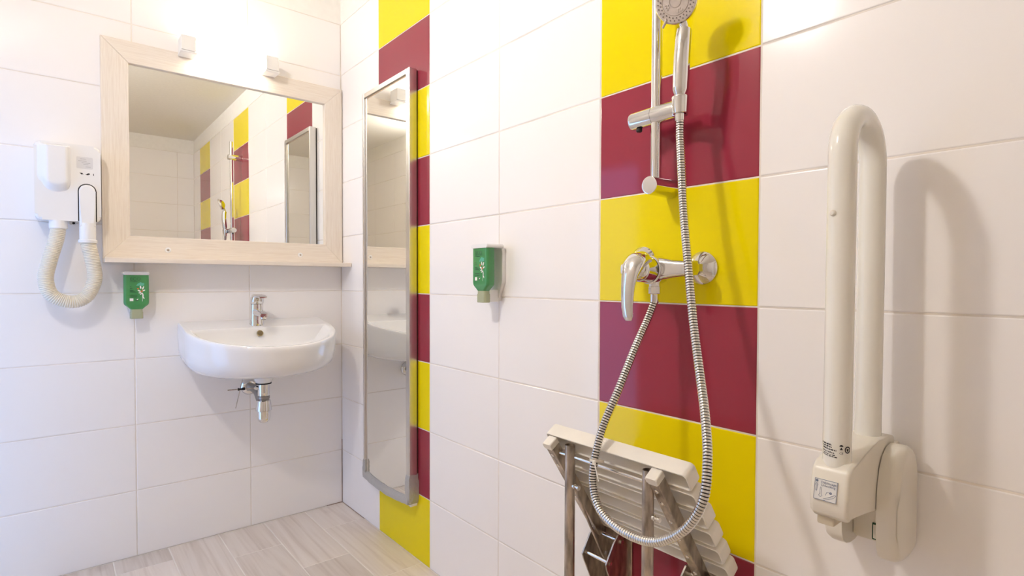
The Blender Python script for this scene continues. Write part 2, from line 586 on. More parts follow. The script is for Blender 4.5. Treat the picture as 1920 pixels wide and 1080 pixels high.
# motor bulge: a smooth swelling that fades into the housing
def sstep(a, b, x):
    t = max(0.0, min(1.0, (x - a) / (b - a)))
    return t * t * (3 - 2 * t)
def bulge(x, z):
    u = min(0.97, abs((x + 1.0275) / 0.0405))
    lo = 1.350 + 0.038 * (1 - math.sqrt(1 - u * u))       # rounded lower end
    return sstep(-1.084, -1.050, x) * (1 - sstep(-1.004, -0.990, x)) * sstep(lo - 0.010, lo + 0.022, z)
bm = bmesh.new()
NX, NZ = 34, 44
grid = []
for i in range(NX + 1):
    row = []
    for j in range(NZ + 1):
        x = -1.0835 + 0.0985 * i / NX
        z = 1.330 + 0.1735 * j / NZ
        top = 1 - sstep(1.496, 1.5045, z) * 0.92
        row.append(bm.verts.new((x, -0.0835 - 0.0255 * bulge(x, z) * top, z)))
    grid.append(row)
for i in range(NX):
    for j in range(NZ):
        bm.faces.new((grid[i][j], grid[i + 1][j], grid[i + 1][j + 1], grid[i][j + 1]))
part('motor_bulge', bm, MT['plastic'], hd, ang=60)
# handpiece, with a flat dark arch standing in for the shaded gap round it
def arch(x0, x1, zt, zb, n=12):
    r = (x1 - x0) / 2
    c = (x0 + x1) / 2
    return [(x0, zb), (x1, zb)] + [(c + r * math.cos(math.pi * k / n), zt - r + r * math.sin(math.pi * k / n)) for k in range(n + 1)]
part('holster_gap_shade', prism(arch(-0.9735, -0.9215, 1.3805, 1.2505), BW, 0.080, 0.0858), MT['dark'], hd)
hp = part('handpiece', prism(arch(-0.9705, -0.9245, 1.3775, 1.232), BW, 0.060, 0.0935, 0.007, 3), MT['plastic'], hd)
part('handpiece_tube', tube([(-0.9475, -0.076, 1.245), (-0.9475, -0.075, 1.196), (-0.9475, -0.074, 1.186)], [0.0235, 0.0235, 0.0235], 24), MT['plastic'], hd)
part('collar', lathe((-0.9475, -0.074, 1.176), (0, 0, 1), [(0, 0.0245), (0.001, 0.027), (0.010, 0.027), (0.012, 0.0245)], 28), MT['plastic'], hd)
part('hose_socket', lathe((-1.026, -0.062, 1.222), (0, 0, 1), [(0, 0.024), (0.002, 0.0255), (0.028, 0.0255)], 28), MT['plastic'], hd)
hz = [(-1.026, -0.062, 1.232), (-1.031, -0.064, 1.190), (-1.050, -0.066, 1.115), (-1.061, -0.068, 1.050), (-1.045, -0.070, 0.995), (-0.995, -0.071, 0.972), (-0.953, -0.072, 0.990), (-0.929, -0.073, 1.050), (-0.935, -0.074, 1.115), (-0.9475, -0.074, 1.182)]
part('hose', ribbed(hz, 0.0056, 0.0200, 0.0222, 20), MT['hose_cream'], hd, ang=80)
part('rating_label', prism(rrect(-0.976, -0.931, 1.432, 1.472, 0.003), BW, 0.0845, 0.0856), MT['label_grey'], hd, label='pale grey printed label')
for i, (z, a, b) in enumerate(((1.464, -0.966, -0.950), (1.457, -0.971, -0.948), (1.451, -0.962, -0.938), (1.446, -0.957, -0.943), (1.438, -0.951, -0.937))):
    part('label_print', rbox(a, b, -0.0860, -0.0855, z, z + 0.0016), MT['print_grey'], hd)
bm = bmesh.new()
for poly in ([(-0.968, 1.417), (-0.960, 1.4165), (-0.957, 1.411), (-0.960, 1.4125), (-0.963, 1.411), (-0.965, 1.414)],
             [(-0.952, 1.412), (-0.949, 1.413), (-0.946, 1.4165), (-0.941, 1.418), (-0.939, 1.413), (-0.942, 1.413), (-0.944, 1.411), (-0.948, 1.4105)],
             [(-0.931, 1.4175), (-0.929, 1.4175), (-0.9285, 1.411), (-0.9305, 1.4105)]):
    prism(poly, BW, 0.0845, 0.0858, bm=bm)
part('speed_marks', bm, MT['print_black'], hd, label='small black marks over the holster')
sw = part('switch', prism(rrect(-0.996, -0.979, 1.238, 1.25, 0.003), BW, 0.045, 0.062, 0.001, 1), MT['label_grey'], hd)
part('switch_hole', lathe((-0.985, -0.0615, 1.244), (0, -1, 0), [(0, 0.0042), (0.0012, 0.0042)], 14), MT['dark'], sw)

# ------------------------------------------------------------------ soap dispensers (built in local wall axes: a along the wall, z, depth)
def dispenser(f3, ca, z0, sgn, label, d0):
    """ca centre along wall, z0 height of the bottle's shoulder bottom; sgn: reading direction along a"""
    t = thing('soap_dispenser', label, 'soap dispenser', f3(ca, z0 - 0.037, d0), 'green soap dispensers on the tiles')
    def F(a, b, c):
        return f3(ca + sgn * a, z0 + b, c)
    h = 0.0395
    # holder: back plate with a lower tongue and top hood
    bm = prism([(-0.020, 0.130), (0.020, 0.130), (0.032, 0.125), (0.036, 0.112), (0.036, 0.030), (0.033, 0.018), (0.018, -0.010), (0.017, -0.032), (-0.017, -0.032), (-0.018, -0.010), (-0.033, 0.018), (-0.036, 0.030), (-0.036, 0.112), (-0.032, 0.125)][::-1], F, 0.0006, 0.013, 0.003, 3)
    part('back_plate', bm, MT['plastic'], t)
    part('lower_cradle', prism([(-0.016, -0.034), (0.016, -0.034), (0.016, 0.002), (-0.016, 0.002)], F, 0.012, d0 + 0.010, 0.004, 2), MT['plastic'], t)
    # hood over the bottle's end
    part('top_hood', prism(rrect(-h - 0.001, h + 0.001, 0.1255, 0.1370, 0.005), F, 0.012, d0 + 0.0335, 0.004, 3), MT['plastic'], t)
    # bottle: lofted rounded rectangles, shoulders at the bottom
    rings = []
    for b, sx, sd in ((-0.002, 0.45, 0.60), (0.000, 0.52, 0.75), (0.006, 0.66, 0.88), (0.014, 0.90, 0.97), (0.018, 0.97, 1.0), (0.024, 1, 1), (0.06, 1, 1), (0.118, 1, 1), (0.1253, 0.995, 1)):
        c = d0 + 0.016
        rings.append([F(a, b, c + cc) for a, cc in rrect(-h * sx, h * sx, -0.0155 * sd, 0.0155 * sd, 0.0105 * min(1, sd), 5)])
    bo = part('bottle', loft(rings), MT['green'], t, label='green soap bottle standing upside down', ang=50)
    rings = []
    for b, s in ((-0.036, 0.94), (-0.035, 1.0), (-0.012, 1.0), (-0.010, 0.94), (-0.001, 0.92)):
        rings.append([F(a, b, d0 + 0.016 + cc) for a, cc in rrect(-0.0205 * s, 0.0205 * s, -0.0125 * s, 0.0125 * s, 0.008, 5)])
    part('cap', loft(rings), MT['clearcap'], t, label='translucent yellowish cap', ang=50)
    # print on the front of the bottle
    f = d0 + 0.0318
    rt = F(1, 0, 0) - F(0, 0, 0); up = Vector((0, 0, 1))
    text_part('brand_print', 'ECO', 0.0165, F(-0.0205, 0.1050, f), rt, up, MT['green_dark'], bo)
    bm = bmesh.new()
    def flat(poly, m=None):
        bm.faces.new([bm.verts.new(F(a, b, f)) for a, b in poly])
    flat([(-0.002, 0.086), (0.004, 0.094), (0.012, 0.099), (0.018, 0.096), (0.024, 0.096), (0.023, 0.091), (0.024, 0.087), (0.016, 0.085), (0.010, 0.087), (0.004, 0.085)])
    part('teal_patch', bm, MT['teal'], bo)
    bm = bmesh.new()
    f += 0.0003
    for cx, cy, ang, ln, wd in ((0.012, 0.080, 100, 0.010, 0.0034), (0.020, 0.078, 70, 0.011, 0.0030), (0.022, 0.068, 30, 0.008, 0.003), (0.008, 0.067, 150, 0.010, 0.0036), (0.010, 0.060, 200, 0.008, 0.003), (0.014, 0.056, 215, 0.010, 0.0024), (0.019, 0.052, 280, 0.012, 0.0028), (0.0205, 0.042, 300, 0.010, 0.0028)):
        c, s = math.cos(math.radians(ang)), math.sin(math.radians(ang))
        ln, wd = ln * 1.2, wd * 1.45
        flat([(cx + c * ln / 2 * math.cos(q) - s * wd / 2 * math.sin(q), cy + s * ln / 2 * math.cos(q) + c * wd / 2 * math.sin(q)) for q in [2 * math.pi * k / 10 for k in range(10)]])
    flat([(0.0172, 0.058), (0.0182, 0.058), (0.0178, 0.028), (0.0168, 0.028)])
    flat([(-0.0215, 0.0295), (-0.0105, 0.0295), (-0.0105, 0.0395), (-0.0215, 0.0395)])
    flat([(-0.001, 0.0335), (0.003, 0.034), (0.005, 0.038), (0.001, 0.0365)])
    part('flower_print', bm, MT['print_white'], bo, label='white flower and small marks printed on the bottle')
    bm = bmesh.new()
    f += 0.0002
    for cx, cy, rr in ((0.004, 0.075, 0.0032), (0.015, 0.065, 0.0036), (0.018, 0.070, 0.002)):
        flat([(cx + rr * math.cos(2 * math.pi * k / 8), cy + rr * 0.8 * math.sin(2 * math.pi * k / 8)) for k in range(8)])
    part('flower_centre', bm, MT['print_orange'], bo)
    bm = bmesh.new()
    for b, a1 in ((0.082, -0.016), (0.076, -0.013), (0.068, -0.010), (0.065, -0.004), (0.061, -0.001), (0.050, 0.002), (0.044, 0.001)):
        flat([(-0.0205, b), (a1, b), (a1, b + 0.0016), (-0.0205, b + 0.0016)])
    for a0, a1 in ((-0.0205, -0.0175), (-0.0160, -0.0145), (-0.0130, -0.0105), (-0.0095, 0.0010), (0.0018, 0.0040)):
        flat([(a0, 0.1005), (a1, 0.1005), (a1, 0.1022), (a0, 0.1022)])
    flat([(-0.004, 0.030), (0.005, 0.030), (0.005, 0.033), (-0.004, 0.033)])
    part('text_lines', bm, MT['green_dark'], bo)
    return t

dispenser(BW, -0.806, 0.941, 1, 'green soap bottle in white holder under the mirror shelf, left of the basin', 0.030)
dispenser(RW, -1.186, 1.020, -1, 'green soap bottle in white holder on the right wall by the shower', 0.040)

# ------------------------------------------------------------------ wash basin
CX = -0.389
bs = thing('wash_basin', 'white ceramic wall basin with a rounded front', 'basin', (CX, -0.2, 0.66))
def dring(ax, ysid, yb, yback, sx=1.0, sy=1.0, cy=None, zf=None, n=40, m=12, inset=0.0):
    pts = []
    for k in range(4):
        f = k / 4
        pts.append((-ax, yback + (ysid - yback) * f))
    for k in range(n + 1):
        t = math.pi * k / n
        pts.append((-ax * math.cos(t), ysid - (yb) * math.sin(t)))
    for k in range(1, 5):
        f = k / 4
        pts.append((ax, ysid + (yback - ysid) * f))
    for k in range(1, m):
        f = k / m
        pts.append((ax - 2 * ax * f, yback))
    out = []
    for x, y in pts:
        if cy is None:
            X, Y = x * sx, y * sy
        else:
            X, Y = x * sx, cy + (y - cy) * sy
        out.append(Vector((CX + X, Y, zf(Y))))
    return out
SL = 0.17
rim = lambda off: (lambda y: 0.882 + SL * y + off)
def low(k, off):
    return lambda y: 0.882 + SL * y * (1 - k) + off
rings = []
# underside upwards
for sx, sy, k, off in ((0.16, 0.50, 1, -0.2165), (0.40, 0.58, 1, -0.213), (0.64, 0.67, 0.9, -0.204), (0.81, 0.76, 0.75, -0.188), (0.915, 0.845, 0.55, -0.166), (0.968, 0.905, 0.38, -0.140), (0.990, 0.948, 0.24, -0.108), (0.998, 0.978, 0.12, -0.068), (1.0, 0.995, 0.03, -0.030), (1.0, 1.0, 0, -0.016), (0.999, 0.999, 0, -0.007), (0.992, 0.994, 0, -0.001), (0.984, 0.988, 0, 0.0)):
    rings.append(dring(0.279, -0.14, 0.303, -0.0008 / max(sy, .1), sx, sy, None, low(k, off)))
# into the bowl
for ins, off in ((0.016, 0.0), (0.022, -0.004)):
    rings.append(dring(0.279 - ins - 0.004, -0.175, 0.268 - ins, -0.125 - ins * 0.5, 1, 1, None, rim(off)))
for s, off, k in ((0.955, -0.018, 0.2), (0.90, -0.045, 0.4), (0.80, -0.080, 0.7), (0.62, -0.106, 0.9), (0.36, -0.117, 1), (0.10, -0.122, 1)):
    rings.append(dring(0.253, -0.175, 0.246, -0.136, s, s if s < .9 else (s + 1) / 2, -0.20, low(k, off)))
part('bowl', loft(rings), MT['ceramic'], bs, ang=70)
ov = part('overflow_ring', lathe((-0.402, -0.1435, 0.8335), (0.05, -1, 0.35), [(0, 0.0125), (0.0035, 0.0125), (0.0045, 0.0115), (0.0045, 0.0098)], 24), MT['brass'], bs)
part('overflow_hole', lathe((-0.402, -0.1480, 0.8351), (0.05, -1, 0.35), [(0, 0.0098), (0.0006, 0.0098)], 24), mat('overflow_brown', (0.16, 0.115, 0.05), 0.5), ov)
part('drain_flange', lathe((CX, -0.215, 0.7625), (0, 0, 1), [(0, 0.03), (0.002, 0.03), (0.003, 0.026), (0.003, 0.002)], 24), MT['chrome'], bs)

# tap
tp = thing('basin_tap', 'chrome single-lever mixer tap standing on the basin', 'tap', (-0.400, -0.092, 0.867))
TX, TY = -0.400, -0.092
def rrr(cx, cy, z, w, d, r, tilt=0.0):
    return [Vector((cx + a, cy + b, z + tilt * b)) for a, b in rrect(-w / 2, w / 2, -d / 2, d / 2, r, 5)]
part('tap_body', loft([rrr(TX, TY, 0.8668, 0.052, 0.052, 0.016, SL), rrr(TX, TY, 0.8735, 0.050, 0.050, 0.016, SL * 0.5), rrr(TX, TY, 0.905, 0.048, 0.046, 0.016), rrr(TX, TY + 0.001, 0.935, 0.048, 0.046, 0.018), rrr(TX, TY + 0.001, 0.950, 0.047, 0.046, 0.018)]), MT['chrome'], tp)
sp = []
for y, z, w, h in ((-0.098, 0.916, 0.040, 0.034), (-0.125, 0.917, 0.038, 0.028), (-0.160, 0.914, 0.035, 0.022), (-0.190, 0.910, 0.033, 0.018), (-0.200, 0.908, 0.030, 0.014)):
    sp.append([Vector((TX + a, y, z + b)) for a, b in rrect(-w / 2, w / 2, -h / 2, h / 2, min(w, h) * 0.42, 5)])
part('spout', loft(sp), MT['chrome'], tp)
ae = part('aerator', lathe((TX, -0.186, 0.906), (0, -0.25, -1), [(0, 0.0135), (0.013, 0.0135), (0.0145, 0.012)], 24), MT['chrome'], tp)
part('aerator_mesh', lathe((TX, -0.1896, 0.8918), (0, -0.25, -1), [(0, 0.0095), (0.0006, 0.0095)], 18), MT['pipe'], ae)
part('head', loft([rrr(TX, TY, 0.950, 0.042, 0.042, 0.017), rrr(TX, TY - 0.001, 0.953, 0.050, 0.050, 0.02), rrr(TX, TY - 0.003, 0.966, 0.051, 0.053, 0.02, -0.1), rrr(TX, TY - 0.003, 0.978, 0.047, 0.050, 0.02, -0.15), rrr(TX, TY - 0.002, 0.985, 0.032, 0.036, 0.014, -0.15)]), MT['chrome'], tp, ang=50)
lv = []
for y, z, w, h in ((-0.080, 0.984, 0.034, 0.008), (-0.110, 0.986, 0.040, 0.012), (-0.145, 0.985, 0.038, 0.010), (-0.180, 0.981, 0.033, 0.007), (-0.188, 0.979, 0.028, 0.004)):
    lv.append([Vector((TX + a, y, z + b)) for a, b in rrect(-w / 2, w / 2, -h / 2, h / 2, h * 0.4, 4)])
part('lever', loft(lv), MT['chrome'], tp)

# bottle trap below
DX, DY = -0.405, -0.200
tr = thing('drain_trap', 'chrome bottle trap and pop-up linkage under the basin', 'drain trap', (DX, DY, 0.482))
def lt(name, prof, m, n=32, par=tr):
    return part(name, lathe((DX, DY, 0), (0, 0, 1), prof, n), m, par)
lt('outlet_cone', [(0.6655, 0.036), (0.664, 0.036), (0.655, 0.034), (0.645, 0.029), (0.643, 0.027)], MT['ceramic'])
lt('washer', [(0.643, 0.0268), (0.6425, 0.0295), (0.6385, 0.0295), (0.638, 0.026)], MT['black'])
lt('tail_pipe', [(0.638, 0.0215), (0.606, 0.0215), (0.603, 0.0225), (0.600, 0.0215), (0.592, 0.0215)], MT['chrome'])
lt('coupling', [(0.592, 0.0195), (0.589, 0.0225), (0.580, 0.0225), (0.577, 0.020), (0.573, 0.020)], MT['pipe'])
lt('bell', [(0.574, 0.0230), (0.572, 0.0255), (0.540, 0.0300), (0.533, 0.0300), (0.531, 0.027)], MT['chrome'])
lt('cup', [(0.532, 0.0240), (0.503, 0.0240), (0.493, 0.0215), (0.486, 0.015), (0.4825, 0.007), (0.482, 0.001)], MT['chrome'])
part('waste_pipe', tube(spline([(DX, DY, 0.555), (DX, DY + 0.03, 0.558), (DX - 0.001, DY + 0.07, 0.590), (DX - 0.002, DY + 0.11, 0.600), (DX - 0.002, -0.012, 0.600)], 0.012), 0.0165, 20), MT['pipe'], tr)
part('wall_rosette', lathe((DX - 0.002, -0.0008, 0.600), (0, -1, 0), [(0, 0.036), (0.004, 0.036), (0.012, 0.030), (0.018, 0.018)], 28), MT['chrome'], tr)
part('linkage_boss', lathe((DX - 0.018, DY, 0.624), (-1, 0, 0), [(0, 0.008), (0.010, 0.008), (0.014, 0.006), (0.018, 0.003)], 16), MT['chrome'], tr)
part('linkage_rod', tube([(DX - 0.03, DY + 0.004, 0.624), (-0.527, -0.165, 0.622)], 0.0022, 10), MT['steel'], tr)
part('pull_rod', tube([(-0.4735, -0.170, 0.664), (-0.501, -0.172, 0.549)], 0.0016, 10), MT['steel'], tr)
bm = lathe((-0.468, -0.182, 0.6236), (-1, 0.2, -0.03), [(0, 0.003), (0.001, 0.0055), (0.011, 0.0055), (0.013, 0.0038), (0.020, 0.0038), (0.022, 0.0055), (0.026, 0.0055), (0.027, 0.003)], 14)
part('linkage_clip', bm, MT['black'], tr)

# ------------------------------------------------------------------ tall mirror on the right wall
tm = thing('tall_mirror', 'tall narrow mirror in a metal frame, bottom corners wrapped in grey tape', 'mirror', (-0.02, -0.51, 0.216))
ty0, ty1, tz0, tz1 = -0.7085, -0.3150, 0.222, 1.826
DF = 0.0385
part('backing', rbox(-0.0275, -0.0012, ty0 + 0.003, ty1 - 0.003, tz0 + 0.006, tz1 - 0.004), MT['dark'], tm)
def stile(y0, y1):
    bm = bmesh.new()
    rbox(-DF, -0.006, y0, y1, tz0, tz1, 0.0015, 1, bm)
    return bm
part('frame_stile', stile(ty0, ty0 + 0.025), MT['alu'], tm)
s = part('frame_stile', stile(ty1 - 0.013, ty1), MT['alu'], tm)
part('inner_lip', rbox(-DF + 0.006, -0.026, ty1 - 0.026, ty1 - 0.0135, tz0 + 0.02, tz1 - 0.02, 0.001, 1), MT['alu'], tm)
part('groove', rbox(-DF + 0.009, -0.027, ty1 - 0.0134, ty1 - 0.0129, tz0 + 0.02, tz1 - 0.02), MT['dark'], s)
part('frame_rail', rbox(-DF, -0.006, ty0 + 0.0255, ty1 - 0.0135, tz1 - 0.020, tz1, 0.0015, 1), MT['alu'], tm)
part('top_lip', rbox(-DF + 0.007, -0.027, ty0 + 0.0255, ty1 - 0.027, tz1 - 0.026, tz1 - 0.0205, 0.0008, 1), mat('lip_brown', (0.42, 0.31, 0.22), 0.4, 0.6), tm)  # brown metal lip below the top rail
part('mirror_glass', rbox(-0.0312, -0.0280, ty0 + 0.022, ty1 - 0.020, tz0 + 0.012, tz1 - 0.015), MT['mirror'], tm)
# sagging bottom rail
rr = []
for k in range(17):
    f = k / 16
    y = ty1 - 0.006 + (ty0 + 0.012 - ty1 + 0.006) * f
    z = tz0 + 0.010 - 0.018 * math.sin(math.pi * f) * (1.0 if f < 0.5 else 1.0) * 0.8
    rr.append([Vector((x, y, z + q)) for x, q in ((-DF - 0.002, -0.011), (-0.010, -0.011), (-0.010, 0.006), (-DF + 0.006, 0.010), (-DF - 0.002, 0.004))])
br = part('frame_rail', loft(rr), MT['alu'], tm, label='bent sagging bottom rail')
# tape wraps
def crumple(bm, amt, seed):
    rnd = random.Random(seed)
    for v in bm.verts:
        v.co += Vector((rnd.uniform(-amt, amt), rnd.uniform(-amt, amt), rnd.uniform(-amt * 2, amt * 2)))
    return bm
def wrap(y0, y1, z0, z1, seed, nz=9, ny=4):
    rings = []
    for i in range(nz):
        z = z0 + (z1 - z0) * i / (nz - 1)
        ins = 0.003 if i in (0, nz - 1) else 0.0
        pts = [(-0.0008, y0 - 0.002 + ins), (-0.013, y0 - 0.002 + ins), (-0.026, y0 - 0.002 + ins), (-DF - 0.003 + ins, y0 - 0.002 + ins)]
        for j in range(1, ny):
            pts.append((-DF - 0.003 + ins, y0 + (y1 - y0) * j / ny))
        pts += [(-DF - 0.003 + ins, y1 - ins), (-0.030, y1 - ins), (-0.0008, y1 - ins)]
        rings.append([Vector((x, y, z)) for x, y in pts])
    return crumple(loft(rings), 0.0016, seed)
part('tape', wrap(ty0, ty0 + 0.028, tz0 - 0.004, tz0 + 0.105, 3), MT['tape'], tm, label='crumpled grey tape round the corner', ang=60)
part('tape', wrap(ty1 - 0.020, ty1 + 0.002, tz0 - 0.006, tz0 + 0.070, 5), MT['tape'], tm, label='crumpled grey tape round the corner', ang=60)
rr = []
rnd = random.Random(11)
for k in range(19):
    f = k / 18
    y = ty1 - 0.002 + (ty0 + 0.010 - ty1) * f
    z = tz0 + 0.010 - 0.0145 * math.sin(math.pi * f)
    j = lambda: rnd.uniform(-0.0012, 0.0012)
    rr.append([Vector((x + j(), y, z + q + j())) for x, q in ((-DF - 0.0045, -0.014), (-0.022, -0.0165), (-0.006, -0.014), (-0.006, 0.0), (-0.032, 0.016), (-DF + 0.003, 0.013), (-DF - 0.0045, 0.006))])
part('tape', loft(rr), MT['tape'], tm, label='grey tape along the bottom rail', ang=60)
part('corner_piece', rbox(-0.034, -0.006, ty0 - 0.001, ty0 + 0.016, tz0 - 0.0125, tz0 - 0.0035, 0.001, 1), MT['plastic'], tm, label='white plastic corner piece')

# ------------------------------------------------------------------ shower: rail, slider, hand shower, hose, mixer
RY_, RXd = -1.798, -0.060
sr = thing('shower_rail', 'chrome upright shower rail with slider on the yellow and red tiles', 'shower rail', (RXd, RY_, 1.22))
part('bar', tube([(RXd, RY_, 1.255), (RXd, RY_, 2.02)], 0.0112, 28), MT['chrome'], sr)
part('bar_cap', lathe((RXd, RY_, 2.0202), (0, 0, 1), [(0, 0.0112), (0.004, 0.0112), (0.006, 0.009)], 24), MT['chrome'], sr)
def mount(z):
    return lathe((-0.0008, RY_, z), (-1, 0, 0), [(0, 0.0195), (0.001, 0.0205), (0.080, 0.0195), (0.0825, 0.0185), (0.0832, 0.016)], 36)
part('wall_mount', mount(1.250), MT['chrome'], sr)
part('wall_mount', mount(1.915), MT['chrome'], sr)
sl = part('slider', lathe((RXd, -1.735, 1.397), (0, -1, 0.03), [(0, 0.016), (0.002, 0.0185), (0.006, 0.0195), (0.058, 0.0195), (0.0582, 0.0185), (0.0592, 0.0185), (0.0594, 0.0195), (0.112, 0.0185), (0.115, 0.0165)], 36), MT['chrome'], sr)
part('slider_button', lathe((RXd - 0.004, -1.757, 1.3785), (0, 0, -1), [(0, 0.0065), (0.005, 0.0065), (0.007, 0.005)], 16), MT['black'], sl)
part('handset_holder', lathe((-0.087, -1.874, 1.3795), (-0.02, 0.0, 1), [(0, 0.0106), (0, 0.0130), (0.001, 0.0145), (0.032, 0.0168), (0.034, 0.0160), (0.034, 0.0106), (0, 0.0106)], 28, cap0=False, cap1=False), MT['chrome'], sl)
part('holder_arm', rbox(-0.0755, -0.050, -1.870, -1.843, 1.382, 1.408, 0.006, 2), MT['chrome'], sl)

hs = thing('hand_shower', 'chrome hand shower with a round spray head held in the rail slider', 'hand shower', (-0.09, -1.876, 1.37))
hp_ = spline([(-0.087, -1.8735, 1.366), (-0.0880, -1.8735, 1.395), (-0.0900, -1.8760, 1.430), (-0.0935, -1.8800, 1.475), (-0.0925, -1.8820, 1.515), (-0.0885, -1.8820, 1.540)], 0.006)
n_ = len(hp_)
rad = []
for i in range(n_):
    f = i / (n_ - 1)
    r = 0.0098 if f < 0.27 else (0.0098 + (f - 0.27) / 0.04 * 0.0045 if f < 0.31 else 0.0150 + 0.0015 * math.sin((f - 0.31) * 2.6) - 0.0035 * max(0, f - 0.5))
    rad.append(r)
rad[-1] *= 0.75
part('handle', tube(hp_, rad, 24), MT['chrome'], hs, ang=50)
HC = Vector((-0.118, -1.882, 1.586)); HN = Vector((-0.86, -0.36, -0.36)).normalized()
part('neck', tube(spline([(-0.0885, -1.882, 1.536), (-0.090, -1.882, 1.550), (-0.098, -1.880, 1.566)], 0.004), 0.0085, 18), MT['chrome'], hs)
part('head_shell', lathe(HC, -HN, [(0, 0.0385), (0.003, 0.0405), (0.008, 0.0405), (0.016, 0.036), (0.026, 0.025), (0.032, 0.012), (0.033, 0.001)], 48), MT['chrome'], hs)
fp = part('spray_face', lathe(HC, HN, [(0, 0.0383), (0.0018, 0.0378), (0.0024, 0.0365), (0.0024, 0.0255), (0.0016, 0.0250), (0.0016, 0.0245), (0.0030, 0.0240), (0.0034, 0.0115), (0.0024, 0.0110), (0.0024, 0.0105), (0.0040, 0.0098), (0.0042, 0.001)], 48), MT['nozzle'], hs, label='beige spray face with rubber nozzles')
u_, v_ = frame_of(HN)
bm = bmesh.new()
for rr_, cnt, off, h0 in ((0.0285, 26, 0.0, 0.0024), (0.0335, 26, 0.5, 0.0024)):
    for k in range(cnt):
        a = 2 * math.pi * (k + off) / cnt
        lathe(HC + u_ * rr_ * math.cos(a) + v_ * rr_ * math.sin(a) + HN * h0, HN, [(-0.0005, 0.0015), (0.0016, 0.0011)], 8, bm)
part('nozzles', bm, MT['nozzle_dot'], fp, kind='stuff')
bm = bmesh.new()
for g in range(4):
    for dr, da in ((0.0150, -0.13), (0.0150, 0.13), (0.0195, -0.22), (0.0195, 0.0), (0.0195, 0.22)):
        a = math.pi / 2 * g + 0.4 + da
        lathe(HC + u_ * dr * math.cos(a) + v_ * dr * math.sin(a) + HN * 0.0031, HN, [(-0.0005, 0.0017), (0.0010, 0.0016), (0.0014, 0.0008)], 10, bm)
part('massage_jets', bm, MT['nozzle'], fp, kind='stuff')
ta = (Vector((0, 0, -1)) * 0.72 + Vector((0.3, 1, 0)).normalized() * 0.70)
ta = (ta - HN * ta.dot(HN)).normalized()
part('spray_selector', tube([HC + ta * 0.033 + HN * 0.001, HC + ta * 0.050 + HN * 0.002], [0.0032, 0.0026], 12, su=0.8), MT['nozzle'], hs)

ho = thing('shower_hose', 'ribbed chrome shower hose hanging in a long loop', 'hose', (-0.2, -1.9, 0.59))
hpts = [(-0.087, -1.874, 1.372), (-0.088, -1.8745, 1.340), (-0.095, -1.882, 1.284), (-0.105, -1.895, 1.181), (-0.12, -1.916, 1.077), (-0.14, -1.940, 0.978), (-0.165, -1.970, 0.886), (-0.195, -1.999, 0.821), (-0.225, -2.022, 0.760), (-0.247, -2.029, 0.701), (-0.254, -2.007, 0.652), (-0.256, -1.968, 0.616), (-0.256, -1.923, 0.597), (-0.254, -1.862, 0.597), (-0.246, -1.811, 0.613), (-0.234, -1.783, 0.648), (-0.225, -1.778, 0.696), (-0.20, -1.778, 0.758), (-0.165, -1.788, 0.830), (-0.125, -1.796, 0.909), (-0.090, -1.800, 0.965), (-0.075, -1.805, 0.999), (-0.072, -1.806, 1.012)]
part('hose_groove_shade', tube(spline(hpts, 0.01), 0.0071, 12), MT['dark'], ho)  # dark inner tube, added so the grooves between the rings look shaded
part('hose_sleeve', ringed(hpts, 0.0052, 0.0058, 0.0082, 16), MT['chrome_soft'], ho, ang=40)
part('hose_nut', lathe((-0.072, -1.806, 1.004), (0, 0, 1), [(0, 0.0082), (0.003, 0.0090), (0.018, 0.0090)], 24), MT['chrome'], ho)

mx = thing('shower_mixer', 'chrome single-lever shower mixer on the yellow tile', 'shower mixer', (-0.06, -1.80, 0.97))
MZ = 1.077
for y, z in ((-1.8745, MZ), (-1.7235, MZ + 0.017)):
    part('rosette', lathe((-0.0008, y, z), (-1, 0, 0), [(0, 0.034), (0.002, 0.0345), (0.004, 0.0340), (0.014, 0.0235), (0.021, 0.0140)], 40), MT['chrome'], mx)
    part('union_nut', lathe((-0.020, y, z - (0.006 if z > MZ else 0)), (-1, 0, 0), [(0, 0.0130), (0.003, 0.0150), (0.022, 0.0150), (0.024, 0.0135)], 6), MT['chrome'], mx, ang=20)
bars = []
for y, w, h, x in ((-1.8935, 0.022, 0.020, -0.058), (-1.8915, 0.028, 0.026, -0.058), (-1.875, 0.032, 0.031, -0.058), (-1.850, 0.034, 0.036, -0.060), (-1.825, 0.042, 0.046, -0.062), (-1.800, 0.046, 0.052, -0.064), (-1.775, 0.042, 0.046, -0.062), (-1.750, 0.034, 0.036, -0.060), (-1.730, 0.032, 0.031, -0.058), (-1.7155, 0.028, 0.026, -0.058), (-1.7135, 0.022, 0.020, -0.058)):
    bars.append([Vector((x + a, y, MZ - 0.002 + b)) for a, b in rrect(-w / 2, w / 2, -h / 2, h / 2, min(w, h) * 0.3, 5)])
part('body', loft(bars), MT['chrome'], mx, ang=40)
part('cartridge', lathe((-0.050, -1.800, MZ - 0.004), (-1, 0, 0), [(0, 0.030), (0.034, 0.030), (0.036, 0.0285), (0.037, 0.0265), (0.0385, 0.0265), (0.040, 0.0275), (0.066, 0.0260), (0.068, 0.0245)], 40), MT['chrome'], mx)
part('seam_ring', lathe((-0.0865, -1.800, MZ - 0.004), (-1, 0, 0), [(0, 0.0272), (0.0022, 0.0272)], 40, cap0=False, cap1=False), MT['dark'], mx)
